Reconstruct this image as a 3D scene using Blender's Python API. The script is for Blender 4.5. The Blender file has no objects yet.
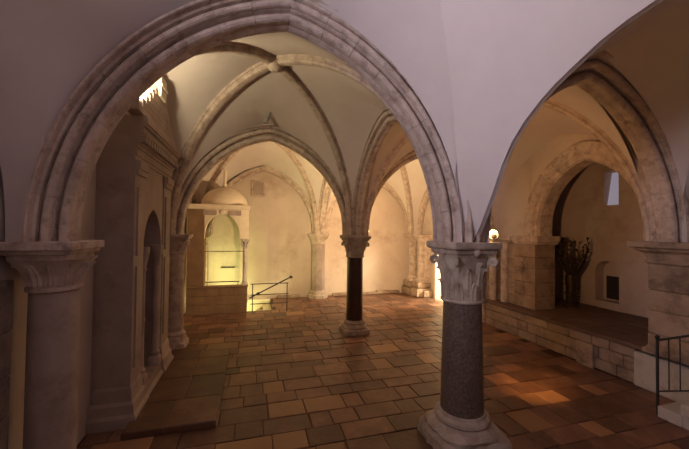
import bpy, bmesh, math, random
from mathutils import Vector, Matrix
random.seed(7)
PI = math.pi
SC = bpy.context.scene
COL = SC.collection

# ------------------------------------------------------------------ camera
F_PX, YAW, TILT, ROLL = 319.64, -0.279, 0.0186, 0.0114
CAM = Vector((-2.7031, -3.6858, 2.75))
c_, s_ = math.cos(YAW), math.sin(YAW)
ct, st = math.cos(TILT), math.sin(TILT)
r0 = Vector((c_, s_, 0)); up0 = Vector((s_*st, -c_*st, ct)); fw = Vector((-s_*ct, c_*ct, st))
RX = r0*math.cos(ROLL) + up0*math.sin(ROLL)
UP = up0*math.cos(ROLL) - r0*math.sin(ROLL)
cd = bpy.data.cameras.new('camera'); cam = bpy.data.objects.new('camera', cd); COL.objects.link(cam)
cd.sensor_width = 36; cd.lens = 36*F_PX/689; cd.clip_start = 0.05
m = Matrix.Identity(4)
for i in range(3):
    m[i][0], m[i][1], m[i][2], m[i][3] = RX[i], UP[i], -fw[i], CAM[i]
cam.matrix_world = m
SC.camera = cam

# ------------------------------------------------------------------ world and light
w = bpy.data.worlds.new('world'); SC.world = w; w.use_nodes = True
w.node_tree.nodes['Background'].inputs[0].default_value = (0.62, 0.68, 0.9, 1)
w.node_tree.nodes['Background'].inputs[1].default_value = 0.6
SC.view_settings.view_transform = 'Standard'; SC.view_settings.look = 'None'
SC.view_settings.gamma = 1; SC.view_settings.use_curve_mapping = False
SC.view_settings.exposure = 0.0

def area(name, loc, target, sx, sy, energy, color, spread=PI):
    l = bpy.data.lights.new(name, 'AREA'); l.shape = 'RECTANGLE'; l.size = sx; l.size_y = sy
    l.energy = energy; l.color = color; l.spread = spread
    o = bpy.data.objects.new(name, l); COL.objects.link(o); o.location = loc
    o.rotation_euler = (Vector(target)-Vector(loc)).to_track_quat('-Z', 'Y').to_euler()
    return o
def point(name, loc, energy, color, r=0.05):
    l = bpy.data.lights.new(name, 'POINT'); l.energy = energy; l.color = color; l.shadow_soft_size = r
    o = bpy.data.objects.new(name, l); COL.objects.link(o); o.location = loc
    return o
def spot(name, loc, target, energy, color, ang, blend=0.6, r=0.05):
    l = bpy.data.lights.new(name, 'SPOT'); l.energy = energy; l.color = color
    l.spot_size = ang; l.spot_blend = blend; l.shadow_soft_size = r
    o = bpy.data.objects.new(name, l); COL.objects.link(o); o.location = loc
    o.rotation_euler = (Vector(target)-Vector(loc)).to_track_quat('-Z', 'Y').to_euler()
    return o
# daylight entering at the windows of the south and west walls and at the doorway of the north wall
area('daylight_south_window', (-5.16, -2.6, 4.05), (0, -2.3, 5.2), 1.2, 1.3, 96, (0.93, 0.85, 1.0), math.radians(120))
area('daylight_west_window', (-2.6, -5.55, 4.0), (-2.6, 0, 4.0), 1.2, 1.4, 4, (0.95, 0.8, 0.9))
area('daylight_doorway', (6.8, 6.3, 2.4), (4.2, 8.0, 0.0), 0.8, 0.8, 900, (1.0, 0.86, 0.55))

# ------------------------------------------------------------------ materials
MATS = {}
def nt(name):
    mt = bpy.data.materials.new(name); mt.use_nodes = True
    n = mt.node_tree.nodes; l = mt.node_tree.links
    b = n['Principled BSDF']
    return mt, n, l, b
def mottled(name, colors, scale=3.0, rough=0.85, bump=0.15, var=0.25, detail=8, patch=None, patch_scale=1.2, spec=0.3):
    """noise mix of several tones + tone shift for each piece; optional stains"""
    mt, n, l, b = nt(name)
    tc = n.new('ShaderNodeTexCoord'); geo = n.new('ShaderNodeNewGeometry'); oi = n.new('ShaderNodeObjectInfo')
    ns = n.new('ShaderNodeTexNoise'); ns.inputs['Scale'].default_value = scale; ns.inputs['Detail'].default_value = detail
    ns.inputs['Roughness'].default_value = 0.65
    l.new(geo.outputs['Position'], ns.inputs['Vector'])
    cr = n.new('ShaderNodeValToRGB')
    el = cr.color_ramp.elements
    k = len(colors)
    while len(el) < k: el.new(0.5)
    for i, c in enumerate(colors):
        el[i].position = 0.3 + 0.4*i/(max(1, k-1)); el[i].color = (*c, 1)
    l.new(ns.outputs['Fac'], cr.inputs['Fac'])
    out = cr.outputs['Color']
    if patch:
        n2 = n.new('ShaderNodeTexNoise'); n2.inputs['Scale'].default_value = patch_scale; n2.inputs['Detail'].default_value = 10
        n2.inputs['Roughness'].default_value = 0.7
        l.new(geo.outputs['Position'], n2.inputs['Vector'])
        r2 = n.new('ShaderNodeValToRGB'); r2.color_ramp.elements[0].position = 0.52; r2.color_ramp.elements[1].position = 0.68
        l.new(n2.outputs['Fac'], r2.inputs['Fac'])
        mx = n.new('ShaderNodeMix'); mx.data_type = 'RGBA'
        l.new(r2.outputs['Color'], mx.inputs[0]); l.new(out, mx.inputs[6]); mx.inputs[7].default_value = (*patch, 1)
        out = mx.outputs[2]
    if var:
        ad = n.new('ShaderNodeMath'); ad.operation = 'ADD'
        l.new(oi.outputs['Random'], ad.inputs[0]); l.new(geo.outputs['Random Per Island'], ad.inputs[1])
        fr = n.new('ShaderNodeMath'); fr.operation = 'FRACT'; l.new(ad.outputs[0], fr.inputs[0])
        mr = n.new('ShaderNodeMapRange'); mr.inputs[3].default_value = 1-var; mr.inputs[4].default_value = 1+var
        l.new(fr.outputs[0], mr.inputs[0])
        hs = n.new('ShaderNodeHueSaturation'); l.new(mr.outputs[0], hs.inputs['Value']); l.new(out, hs.inputs['Color'])
        out = hs.outputs['Color']
    l.new(out, b.inputs['Base Color'])
    b.inputs['Roughness'].default_value = rough
    b.inputs['Specular IOR Level'].default_value = spec
    if bump:
        n3 = n.new('ShaderNodeTexNoise'); n3.inputs['Scale'].default_value = scale*6; n3.inputs['Detail'].default_value = 6
        l.new(geo.outputs['Position'], n3.inputs['Vector'])
        bp = n.new('ShaderNodeBump'); bp.inputs['Strength'].default_value = bump; bp.inputs['Distance'].default_value = 0.03
        l.new(n3.outputs['Fac'], bp.inputs['Height']); l.new(bp.outputs['Normal'], b.inputs['Normal'])
    MATS[name] = mt
    return mt
def emis(name, color, strength):
    mt, n, l, b = nt(name)
    b.inputs['Base Color'].default_value = (*color, 1)
    b.inputs['Emission Color'].default_value = (*color, 1); b.inputs['Emission Strength'].default_value = strength
    return mt
PLASTER = mottled('plaster', [(0.56, 0.48, 0.45), (0.64, 0.56, 0.53)], 0.9, 0.9, 0.06, 0.0)
WALLP = mottled('wall_plaster', [(0.5, 0.39, 0.33), (0.6, 0.5, 0.43)], 0.8, 0.9, 0.08, 0.0, patch=(0.43, 0.32, 0.26), patch_scale=0.9)
STONE = mottled('arch_stone', [(0.36, 0.26, 0.21), (0.5, 0.395, 0.335), (0.6, 0.5, 0.43)], 6, 0.85, 0.3, 0.08, patch=(0.27, 0.195, 0.16), patch_scale=5.5)
CAPST = mottled('carved_stone', [(0.27, 0.2, 0.155), (0.42, 0.335, 0.275), (0.56, 0.47, 0.395)], 5, 0.8, 0.3, 0.05)
GRANITE = mottled('granite', [(0.075, 0.052, 0.04), (0.13, 0.092, 0.072), (0.21, 0.16, 0.125)], 30, 0.45, 0.05, 0.0, detail=4, spec=0.5)
DARKGR = mottled('dark_granite', [(0.045, 0.02, 0.012), (0.075, 0.035, 0.022)], 14, 0.35, 0.04, 0.0, spec=0.5)
ASHLAR = mottled('ashlar', [(0.22, 0.15, 0.11), (0.31, 0.22, 0.165), (0.38, 0.28, 0.21)], 3, 0.9, 0.4, 0.18, patch=(0.14, 0.1, 0.08), patch_scale=2.2)
MARBLE = mottled('grey_marble', [(0.32, 0.24, 0.21), (0.41, 0.315, 0.275)], 2.5, 0.6, 0.15, 0.06, patch=(0.26, 0.19, 0.165), patch_scale=2)
KIOSK = mottled('kiosk_stone', [(0.6, 0.5, 0.38), (0.72, 0.62, 0.5)], 3, 0.8, 0.12, 0.05)
KWALL = mottled('kiosk_wall', [(0.17, 0.1, 0.06), (0.25, 0.155, 0.095)], 3, 0.85, 0.3, 0.15)
TILE = mottled('paving_stone', [(0.105, 0.047, 0.03), (0.16, 0.076, 0.047), (0.235, 0.125, 0.078)], 2.4, 0.45, 0.16, 0.42, patch=(0.1, 0.045, 0.028), patch_scale=1.3, spec=0.5)
TILEB = mottled('ochre_paving_stone', [(0.25, 0.125, 0.06), (0.32, 0.17, 0.085)], 2.2, 0.42, 0.12, 0.2, spec=0.5)
MORTAR = mottled('mortar', [(0.07, 0.036, 0.025), (0.11, 0.06, 0.042)], 8, 0.95, 0.2, 0.0)
PLATS = mottled('platform_slab', [(0.1, 0.055, 0.045), (0.16, 0.1, 0.08)], 2.5, 0.6, 0.15, 0.15)
WHITEW = mottled('whitewash', [(0.46, 0.4, 0.36), (0.56, 0.5, 0.46)], 3, 0.9, 0.15, 0.0, patch=(0.36, 0.28, 0.24), patch_scale=3)
IRON = mottled('black_iron', [(0.02, 0.018, 0.017), (0.035, 0.03, 0.028)], 20, 0.5, 0.05, 0.0)
BRONZE = mottled('dark_bronze', [(0.05, 0.032, 0.02), (0.1, 0.065, 0.035)], 20, 0.45, 0.1, 0.1)
BRONZE.node_tree.nodes['Principled BSDF'].inputs['Metallic'].default_value = 0.5
HOLESHADE = mottled('hole_shade_colour', [(0.03, 0.02, 0.02), (0.05, 0.035, 0.03)], 5, 0.9, 0.0, 0.0)  # near-black colour standing in for the shade inside the hatch
BULB = emis('bulb_glow', (1.0, 0.7, 0.3), 2.6)
BULBW = emis('lamp_glass_glow', (1.0, 0.95, 0.7), 6)
GREENTUBE = emis('tube_glow', (0.85, 1.0, 0.45), 12)
PANE = emis('window_daylight', (0.62, 0.66, 0.9), 0.22)
METAL = mottled('grey_metal', [(0.25, 0.24, 0.22), (0.35, 0.34, 0.32)], 10, 0.4, 0.0, 0.0)

# ------------------------------------------------------------------ mesh helpers
class MB:
    def __init__(s): s.v = []; s.f = []
    def add(s, vs, fs):
        b = len(s.v); s.v += [tuple(v) for v in vs]; s.f += [tuple(i+b for i in f) for f in fs]
    def box(s, x0, x1, y0, y1, z0, z1, bev=0.0):
        if bev <= 0:
            vs = [(x, y, z) for z in (z0, z1) for (x, y) in ((x0, y0), (x1, y0), (x1, y1), (x0, y1))]
            s.add(vs, [(3, 2, 1, 0), (4, 5, 6, 7), (0, 1, 5, 4), (1, 2, 6, 5), (2, 3, 7, 6), (3, 0, 4, 7)])
        else:
            s.loft_rect([(z0, 0), (z0+bev, bev), (z1-bev, bev), (z1, 0)], x0+bev, x1-bev, y0+bev, y1-bev)
    def loft_rect(s, prof, x0, x1, y0, y1):
        """rectangular rings grown by offset at each height"""
        rings = []
        for z, o in prof:
            rings.append([(x0-o, y0-o, z), (x1+o, y0-o, z), (x1+o, y1+o, z), (x0-o, y1+o, z)])
        s.rings(rings)
    def rings(s, rings, cap=True, closed=False):
        n = len(rings[0]); vs = [p for r in rings for p in r]; fs = []
        for i in range(len(rings)-1 if not closed else len(rings)):
            j = (i+1) % len(rings)
            for k in range(n):
                fs.append((i*n+k, i*n+(k+1) % n, j*n+(k+1) % n, j*n+k))
        if cap and not closed:
            fs.append(tuple(reversed(range(n)))); fs.append(tuple((len(rings)-1)*n+k for k in range(n)))
        s.add(vs, fs)
    def lathe(s, prof, cx=0, cy=0, seg=24, exps=None, a0=0.0):
        """prof: (r, z) list; exps: superellipse exponent for each ring (2 = round)"""
        rings = []
        for i, (r, z) in enumerate(prof):
            e = exps[i] if exps else 2
            ring = []
            for k in range(seg):
                a = a0+2*PI*k/seg; ca, sa = math.cos(a), math.sin(a)
                d = (abs(ca)**e+abs(sa)**e)**(-1/e)
                ring.append((cx+r*d*ca, cy+r*d*sa, z))
            rings.append(ring)
        s.rings(rings)
    def tube(s, pts, r, seg=6, r1=None):
        pts = [Vector(p) for p in pts]; rings = []
        n = len(pts); u = None
        for i, p in enumerate(pts):
            t = (pts[min(i+1, n-1)]-pts[max(i-1, 0)]).normalized()
            if u is None:
                a = Vector((0, 0, 1)) if abs(t.z) < .9 else Vector((1, 0, 0))
                u = t.cross(a).normalized()
            u = (u-t*u.dot(t)).normalized(); v = t.cross(u)
            rr = r if r1 is None else r+(r1-r)*i/(n-1)
            rings.append([p+u*math.cos(2*PI*k/seg)*rr+v*math.sin(2*PI*k/seg)*rr for k in range(seg)])
        s.rings(rings)
    def build(s, name, mat, parent=None, smooth=False, bevel=0):
        me = bpy.data.meshes.new(name); me.from_pydata(s.v, [], s.f); me.update()
        me.materials.append(mat)
        o = bpy.data.objects.new(name, me); COL.objects.link(o)
        if parent is not None:
            o.parent = parent
            o.matrix_parent_inverse = parent_inv(parent)
        if smooth:
            for p in me.polygons: p.use_smooth = True
            try: me.set_sharp_from_angle(angle=math.radians(40))
            except Exception: pass
        if bevel:
            md = o.modifiers.new('bevel', 'BEVEL'); md.width = bevel; md.segments = 2; md.limit_method = 'ANGLE'
        return o
def parent_inv(p):
    mt = Matrix.Translation(p.location)
    if p.parent: mt = Matrix.Translation(p.parent.location) @ mt if False else mt
    return mt.inverted()
def tag(o, label=None, cat=None, group=None, kind=None):
    if label: o['label'] = label
    if cat: o['category'] = cat
    if group: o['group'] = group
    if kind: o['kind'] = kind
    return o
def thing(name, label, cat, loc=(0, 0, 0), group=None, kind=None):
    o = bpy.data.objects.new(name, None); COL.objects.link(o); o.location = loc; o.empty_display_size = 0.2
    return tag(o, label, cat, group, kind)
def box(name, x0, x1, y0, y1, z0, z1, mat, parent=None, bev=0.0):
    b = MB(); b.box(x0, x1, y0, y1, z0, z1, bev); return b.build(name, mat, parent)
def struct(o, label, cat='wall'):
    return tag(o, label, cat, kind='structure')

# ------------------------------------------------------------------ plan
XL, XC, XR = -4.5, 0.0, 4.2
YA, YB, YC, YD = -4.67, 0.0, 4.67, 9.3
ZS = 2.62          # springing level, top of every abacus
WL, WF, WR, WN = -4.8, 9.45, 4.55, -5.2

# floor slab under the paving, with the stairwell of the domed kiosk left open
HX0, HX1, HY0, HY1 = -4.45, -2.0, 7.6, 9.3
fb = MB()
for (a, b_, c, d) in ((-5.2, 6.8, -5.6, HY0), (-5.2, HX0, HY0, HY1), (HX1, 6.8, HY0, HY1), (-5.2, 6.8, HY1, 9.8)):
    fb.box(a, b_, c, d, -0.3, -0.014)
floor = struct(fb.build('floor', MORTAR), 'worn reddish brown stone paved floor of the vaulted hall', 'floor')

def px_of(P):
    d = Vector(P)-CAM
    z = d.dot(fw)
    if z < 0.2: return None
    return (344.5+F_PX*d.dot(RX)/z, 224.5-F_PX*d.dot(UP)/z, z)
tiles = []
y = -5.15
while y < 9.4:
    h = random.choice((0.27, 0.32, 0.37, 0.42, 0.5))
    x = -4.8-random.random()*0.4
    while x < 4.5:
        wd = random.uniform(0.27, 0.72)
        tiles.append((max(x, -4.8), min(x+wd, 4.55), y, min(y+h, 9.45)))
        x += wd
    y += h
def tile_mesh(b, t):
    x0, x1, y0, y1 = t; g = 0.003; z = random.uniform(-0.004, 0.006)
    j = lambda: random.uniform(0, 0.009)
    xa, xb, ya, yb = x0+g+j(), x1-g-j(), y0+g+j(), y1-g-j()
    e = 0.007
    tl = [random.uniform(-0.003, 0.003) for _ in range(4)]
    vs = [(xa, ya, -.02), (xb, ya, -.02), (xb, yb, -.02), (xa, yb, -.02),
          (xa, ya, z-.005), (xb, ya, z-.005), (xb, yb, z-.005), (xa, yb, z-.005),
          (xa+e, ya+e, z+tl[0]), (xb-e, ya+e, z+tl[1]), (xb-e, yb-e, z+tl[2]), (xa+e, yb-e, z+tl[3])]
    fs = [(3, 2, 1, 0), (8, 9, 10, 11)]
    for r in (0, 4):
        for k in range(4): fs.append((r+k, r+(k+1) % 4, r+4+(k+1) % 4, r+4+k))
    b.add(vs, fs)
vis = []; rest = []
for t in tiles:
    if t[1]-t[0] < 0.08 or t[3]-t[2] < 0.06: continue
    cx, cy = (t[0]+t[1])/2, (t[2]+t[3])/2
    if HX0-.1 < cx < HX1+.1 and HY0-.05 < cy < HY1+.2: continue
    if cx > 4.05 and -0.6 < cy < 4.4: continue
    p = px_of((cx, cy, 0)); a = 0
    if p and -40 < p[0] < 730 and p[1] < 480:
        a = (t[1]-t[0])*(t[3]-t[2])/p[2]**3
    (vis if a > 0 else rest).append((a, t))
vis.sort(key=lambda q: -q[0])
for a, t in vis[:300]:
    b = MB(); tile_mesh(b, t)
    o = b.build('paving_stone', TILEB if random.random() < 0.1 else TILE, floor)
b = MB()
for a, t in vis[300:]+rest: tile_mesh(b, t)
tag(b.build('distant_paving', TILE, floor), kind='stuff')

# ------------------------------------------------------------------ walls
def wall(name, parts, label, mat=WALLP):
    b = MB()
    for p in parts: b.box(*p)
    return struct(b.build(name, mat), label)
H_W = 6.7
wall('wall_left', [(WL-.4, WL, WN-.4, -3.2, -.3, H_W), (WL-.4, WL, -3.2, -2.0, -.3, 3.4), (WL-.4, WL, -3.2, -2.0, 4.7, H_W), (WL-.4, WL, -2.0, WF+.4, -.3, H_W)],
     'plastered side wall behind the carved prayer niche')
wall('wall_far', [(WL-.4, 4.95, WF, WF+.4, -2.4, H_W)], 'warm lit plaster end wall behind the domed kiosk')
wall('wall_near', [(WL-.4, -3.2, WN-.4, WN, -.3, H_W), (-2.0, 7, WN-.4, WN, -.3, H_W), (-3.2, -2.0, WN-.4, WN, -.3, 3.3), (-3.2, -2.0, WN-.4, WN, 4.7, H_W)],
     'plastered end wall with a window facing the hall')
wall('wall_right', [(WR, WR+.4, WN-.4, -0.55, -.3, H_W), (WR, WR+.4, 4.45, 6.5, -.3, H_W), (WR, WR+.4, 6.5, 7.95, 2.3, H_W), (WR, WR+.4, 7.95, WF+.4, -.3, H_W)],
     'plastered side wall pierced by the sunlit doorway')
# unseen roof slab added above the vaults to block light
struct(box('ceiling', WL-.4, 7, WN-.4, WF+.4, H_W, H_W+.2, PLASTER), 'plain unseen slab added above the vaults to block light', 'ceiling')
# outside ground and jamb of the sunlit door
box('door_passage_floor', WR, 6.8, 6.0, 8.2, -.3, -.01, WHITEW, None)
struct(bpy.data.objects['door_passage_floor'], 'pale stone floor of the passage beyond the doorway', 'floor')
wall('wall_passage', [(WR+.4, 6.9, 5.9, 6.05, -.3, 3), (WR+.4, 6.9, 8.15, 8.3, -.3, 3), (6.9, 7.05, 5.9, 8.3, -.3, 3), (WR+.4, 7.05, 5.9, 8.3, 3, 3.15)], 'pale walls of the passage beyond the doorway', WHITEW)
d1 = struct(thing('door_1', 'sunlit doorway opening beside the paired corner shafts', 'door', (WR, 7.1, 0)), 'sunlit doorway opening beside the paired corner shafts', 'door')
box('jamb', WR-.03, WR+.42, 6.42, 6.53, 0, 2.3, KIOSK, d1); box('jamb', WR-.03, WR+.42, 7.92, 8.05, 0, 2.3, KIOSK, d1)
box('lintel', WR-.03, WR+.42, 6.42, 8.05, 2.27, 2.42, KIOSK, d1)

# ------------------------------------------------------------------ arches and vault webs
def arc(a, h, n):
    """half pointed arch: (horizontal distance from springing, height, outward normal) from springing to apex"""
    R = (a*a+h*h)/(2*a); th = math.atan2(h, R-a)
    out = []
    for i in range(n+1):
        t = th*i/n
        out.append((R*(1-math.cos(t)), R*math.sin(t), -math.cos(t), math.sin(t)))
    return out
def voussoirs(root, P0, P1, h, prof, mat, nv=7, sub=3, z0=ZS, gap=0.0025, stilt=0.0, name='voussoir'):
    """arch from P0 to P1 (xy springing points of the intrados); prof: closed list of (across, outward)"""
    P0 = Vector((*P0, 0)); P1 = Vector((*P1, 0)); L = (P1-P0).length; d = (P1-P0)/L
    wv = Vector((-d.y, d.x, 0)); a = L/2
    for side in (0, 1):
        pts = arc(a, h, nv*sub)
        for v in range(nv):
            rings = []
            for k in range(sub+1):
                i = v*sub+k
                x, z, nx, nz = pts[i]
                tx, tz = nz, -nx
                sh = gap if k == 0 else (-gap if k == sub else 0)
                if i == 0 : sh = 0
                x += tx*sh; z += tz*sh
                ring = []
                for (wq, n) in prof:
                    xx = x+nx*n; zz = z+nz*n+stilt
                    if i == nv*sub: xx = min(xx, a); xx = a-0.001
                    base = (P0+d*xx) if side == 0 else (P1-d*xx)
                    if i == 0: zz = 0 + stilt
                    ring.append(base+wv*wq+Vector((0, 0, z0+zz)))
                rings.append(ring)
            if side == 1: rings = rings[::-1]
            b = MB(); b.rings(rings); b.build(name, mat, root)
        if stilt > 0.01:
            rings = []
            for zz in (0, stilt-gap):
                rings.append([((P0+d*(-n)) if side == 0 else (P1+d*n))+wv*wq+Vector((0, 0, z0+zz)) for (wq, n) in prof])
            if side == 1: rings = rings[::-1]
            b = MB(); b.rings(rings); b.build(name, mat, root)
def sym(half):
    """mirror a half profile (across >= 0) to a closed loop"""
    return [(-a, n) for a, n in half]+[(a, n) for a, n in reversed(half)]
def roll(cx, cn, r, a0, a1, k=5):
    return [(cx+r*math.cos(a0+(a1-a0)*i/k), cn+r*math.sin(a0+(a1-a0)*i/k)) for i in range(k+1)]
# moulded profile: narrow soffit roll, hollow, outer roll and fillet
BIG = sym([(0.0001, 0.015), (0.04, 0.0)]+roll(0.085, 0.055, 0.06, -PI*.6, PI*.42, 6)+[(0.085, 0.135), (0.145, 0.14)]
          + roll(0.185, 0.19, 0.052, -PI*.7, PI*.42, 6)+[(0.18, 0.255), (0.24, 0.26), (0.255, 0.285), (0.32, 0.29), (0.33, 0.3), (0.33, 0.325)])
MED = sym([(0.0001, 0.01), (0.03, 0.0)]+roll(0.06, 0.045, 0.048, -PI*.6, PI*.42, 5)+[(0.06, 0.105), (0.115, 0.11)]
          + roll(0.14, 0.15, 0.042, -PI*.7, PI*.42, 5)+[(0.135, 0.2), (0.2, 0.205), (0.21, 0.3)])
RIB = sym([(0.0001, 0.0), (0.035, 0.004)]+roll(0.045, 0.04, 0.036, -PI/2, PI/4, 4)+[(0.075, 0.085), (0.1, 0.09), (0.12, 0.12), (0.12, 0.26)])
WALLRIB = sym([(0.0001, 0.0), (0.05, 0.0)]+roll(0.06, 0.04, 0.04, -PI/2, PI/4, 4)+[(0.11, 0.09), (0.12, 0.2)])

def arch(name, label, cat, P0, P1, h, prof, mat=STONE, nv=7, group=None, z0=ZS, stilt=0.0):
    r = thing(name, label, cat, ((P0[0]+P1[0])/2, (P0[1]+P1[1])/2, z0), group)
    voussoirs(r, P0, P1, h, prof, mat, nv, z0=z0, stilt=stilt)
    return r
HA = 2.32; OF = 0.32
arch('transverse_arch', 'wide moulded arch from the flat-leaf wall column to the grey granite column', 'arch', (XL+.14, YB), (XC-OF, YB), HA+.16, [(a, n*.7) for a, n in BIG], nv=9)
arch('transverse_arch', 'moulded arch from the grey granite column to the pier above the iron railing', 'arch', (XC+OF, YB), (XR-.33, YB-.05), HA+.12, BIG, nv=8)
arch('transverse_arch', 'moulded arch between the dark slender column and the thin wall shaft by the carved niche', 'arch', (XL+.2, YC), (XC-OF, YC), HA+.1, BIG, nv=8)
arch('transverse_arch', 'moulded arch from the dark slender column to the block pier beside the raised recess', 'arch', (XC+OF, YC), (XR-OF+.1, YC), HA, BIG, nv=8)
arch('longitudinal_arch', 'moulded arch joining the two freestanding columns', 'arch', (XC, YB+OF), (XC, YC-OF), HA+.05, MED, nv=8)
arch('longitudinal_arch', 'moulded arch from the dark slender column to the end wall pillar', 'arch', (XC, YC+OF), (XC, YD-.28), HA+.05, MED, nv=8)
arch('wall_arch', 'slim wall arch framing the end wall above the domed kiosk', 'arch', (XL+.32, WF-.13), (XC-.36, WF-.13), HA+.12, WALLRIB, nv=7)
arch('wall_arch', 'slim wall arch framing the end wall by the sunlit doorway', 'arch', (XC+.2, WF-.13), (XR-.2, WF-.13), HA, WALLRIB, nv=7)
arch('wall_arch', 'slim side wall arch rising behind the kiosk dome', 'arch', (WL+.12, YC+.3), (WL+.12, YD-.3), HA, WALLRIB, nv=7)
arch('wall_arch', 'slim side wall arch above the sunlit doorway', 'arch', (WR-.12, YC+.3), (WR-.12, YD-.3), HA, WALLRIB, nv=7)

def web(side_pts, diag_pts, b):
    n = len(side_pts); k = 6
    vs = []; fs = []
    for i in range(n):
        for j in range(k+1):
            vs.append(side_pts[i].lerp(diag_pts[i], j/k))
    for i in range(n-1):
        for j in range(k):
            fs.append((i*(k+1)+j, i*(k+1)+j+1, (i+1)*(k+1)+j+1, (i+1)*(k+1)+j))
    b.add(vs, fs)
def curve(P0, dirv, a, h, n, z0=ZS):
    P0 = Vector((*P0, z0)); dv = Vector((*dirv, 0))
    return [P0+dv*x+Vector((0, 0, z)) for x, z, _, _ in arc(a, h, n)]
CROWN = 5.78
PLAIN_PTS = [(0, 0), (.1, .1), (.24, .34), (.44, .72), (.6, 1.03), (.82, 1.27), (1.08, 1.46), (1.3, 1.57), (1.62, 1.7), (1.88, 1.75), (2.115, 1.77)]
def plain_curve(n):
    P = [Vector(p) for p in PLAIN_PTS]; out = []
    for i in range(n+1):
        u = i/n*(len(P)-1); k = min(int(u), len(P)-2); t = u-k
        p0 = P[max(k-1, 0)]; p1 = P[k]; p2 = P[k+1]; p3 = P[k+2] if k+2 < len(P) else Vector((2*2.115-P[k].x, P[k].y))
        q = .5*((2*p1)+(p2-p0)*t+(2*p0-5*p1+4*p2-p3)*t*t+(3*p1-p0-3*p2+p3)*t**3)
        d = ((p2-p0)+2*(2*p0-5*p1+4*p2-p3)*t+3*(3*p1-p0-3*p2+p3)*t*t); d.normalize()
        out.append((q.x, q.y, -d.y, d.x))
    return out
def bay(x0, x1, y0, y1, hs, label, ribs=True, inset=(.26, .26, .26, .26), rib_lab=None, crown=CROWN, out=.22):
    """x0..y1: support centres; hs: web rise at the sides (left, right, near, far); inset: plane offset of each side"""
    b = MB(); n = 14; il, ir, iN, iF = inset
    cx, cy = (x0+x1)/2-(.11 if x0 < -4 else 0), (y0+y1)/2
    q = 0.2
    for sx in (0, 1):
        for sy in (0, 1):
            X = x0+q-(out if x0 < -4 else 0) if sx == 0 else x1-q; Y = y0+q if sy == 0 else y1-q
            dx = 1 if sx == 0 else -1; dy = 1 if sy == 0 else -1
            L = math.hypot(cx-X, cy-Y); dd = ((cx-X)/L, (cy-Y)/L)
            diag = curve((X, Y), dd, L, crown+.17-ZS, n)
            PX = x0+il if sx == 0 else x1-ir; hl = hs[0] if sx == 0 else hs[1]
            PY = y0+iN if sy == 0 else y1-iF; hn = hs[2] if sy == 0 else hs[3]
            if hl < 1.9:        # the plain low arch beside the granite column
                s1 = [Vector((PX, (y0+.22 if sy == 0 else y1-.22)+dy*x, ZS+z)) for x, z, _, _ in plain_curve(n)]
            else:
                s1 = curve((PX, Y), (0, dy), abs(cy-Y), hl, n)      # along y
            s2 = curve((X, PY), (dx, 0), abs(cx-X), hn, n)      # along x
            web(s1, diag, b); web(s2, diag, b)
    top = len(b.v)
    me = bpy.data.meshes.new('ceiling'); me.from_pydata(b.v, [], b.f)
    bm = bmesh.new(); bm.from_mesh(me)
    bmesh.ops.remove_doubles(bm, verts=bm.verts, dist=0.002)
    bmesh.ops.recalc_face_normals(bm, faces=bm.faces)
    ret = bmesh.ops.duplicate(bm, geom=bm.verts[:]+bm.edges[:]+bm.faces[:])       # upper skin of the vault shell
    for v in ret['geom']:
        if isinstance(v, bmesh.types.BMVert): v.co.z += 0.15
    bm.to_mesh(me); bm.free()
    for p in me.polygons: p.use_smooth = True
    me.set_sharp_from_angle(angle=math.radians(22))
    me.materials.append(PLASTER)
    o = bpy.data.objects.new('ceiling', me); COL.objects.link(o)
    struct(o, label, 'vault')
    if ribs:
        qq = 0.27
        for e, lab in zip((0, 1), rib_lab):
            xa = x0+qq-(.22 if x0 < -4 else 0)
            A = (xa, y0+qq) if e == 0 else (xa, y1-qq)
            B = (x1-qq, y1-qq) if e == 0 else (x1-qq, y0+qq)
            r = arch('diagonal_rib', lab, 'vault rib', A, B, crown-ZS, RIB, nv=8)
            if e == 0:
                k = MB(); k.lathe([(.05, crown-.09), (.11, crown-.06), (.15, crown+.0), (.15, crown+.1)], cx, cy, 16)
                k.build('keystone', STONE, r, smooth=True)
HWEB = 2.62
bay(XL, XC, YA, YB, (HWEB, 1.8, HWEB, HWEB+.08), 'smooth cool lit plaster vault in front of the widest arch', False, inset=(-.27, .03, .3, .27), crown=5.55, out=.29)
bay(XC, XR, YA, YB, (1.8, HWEB-.3, HWEB, HWEB+.12), 'dim plaster vault above the iron railing steps', False, inset=(.03, -.3, .3, .27), crown=5.5)
bay(XL, XC, YB, YC, (HWEB, 2.6, HWEB+.08, HWEB+.1), 'ribbed plaster vault over the carved prayer niche', inset=(-.25, .19, .27, .27),
    rib_lab=('diagonal rib running from the flat-leaf wall column to the dark slender column', 'diagonal rib running from the thin wall shaft by the niche to the granite column'))
bay(XC, XR, YB, YC, (2.6, HWEB-.1, HWEB+.1, HWEB), 'plaster vault in front of the raised recess', inset=(.19, -.35, .27, .27),
    rib_lab=('diagonal rib running from the granite column to the block pier of the recess', 'diagonal rib running from the dark slender column to the railing pier'))
bay(XL, XC, YC, YD, (HWEB, 2.6, HWEB+.1, HWEB), 'ribbed plaster vault over the domed kiosk', inset=(-.25, .19, .27, -.02),
    rib_lab=('diagonal rib running from the thin wall shaft to the end wall pillar', 'diagonal rib running from the dark slender column to the corner behind the dome'))
bay(XC, XR, YC, YD, (2.6, HWEB-.1, HWEB, HWEB), 'warm lit ribbed vault by the sunlit doorway', inset=(.19, -.35, .27, -.02),
    rib_lab=('diagonal rib running from the dark slender column to the paired corner shafts', 'diagonal rib running from the end wall pillar to the block pier'))
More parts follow.
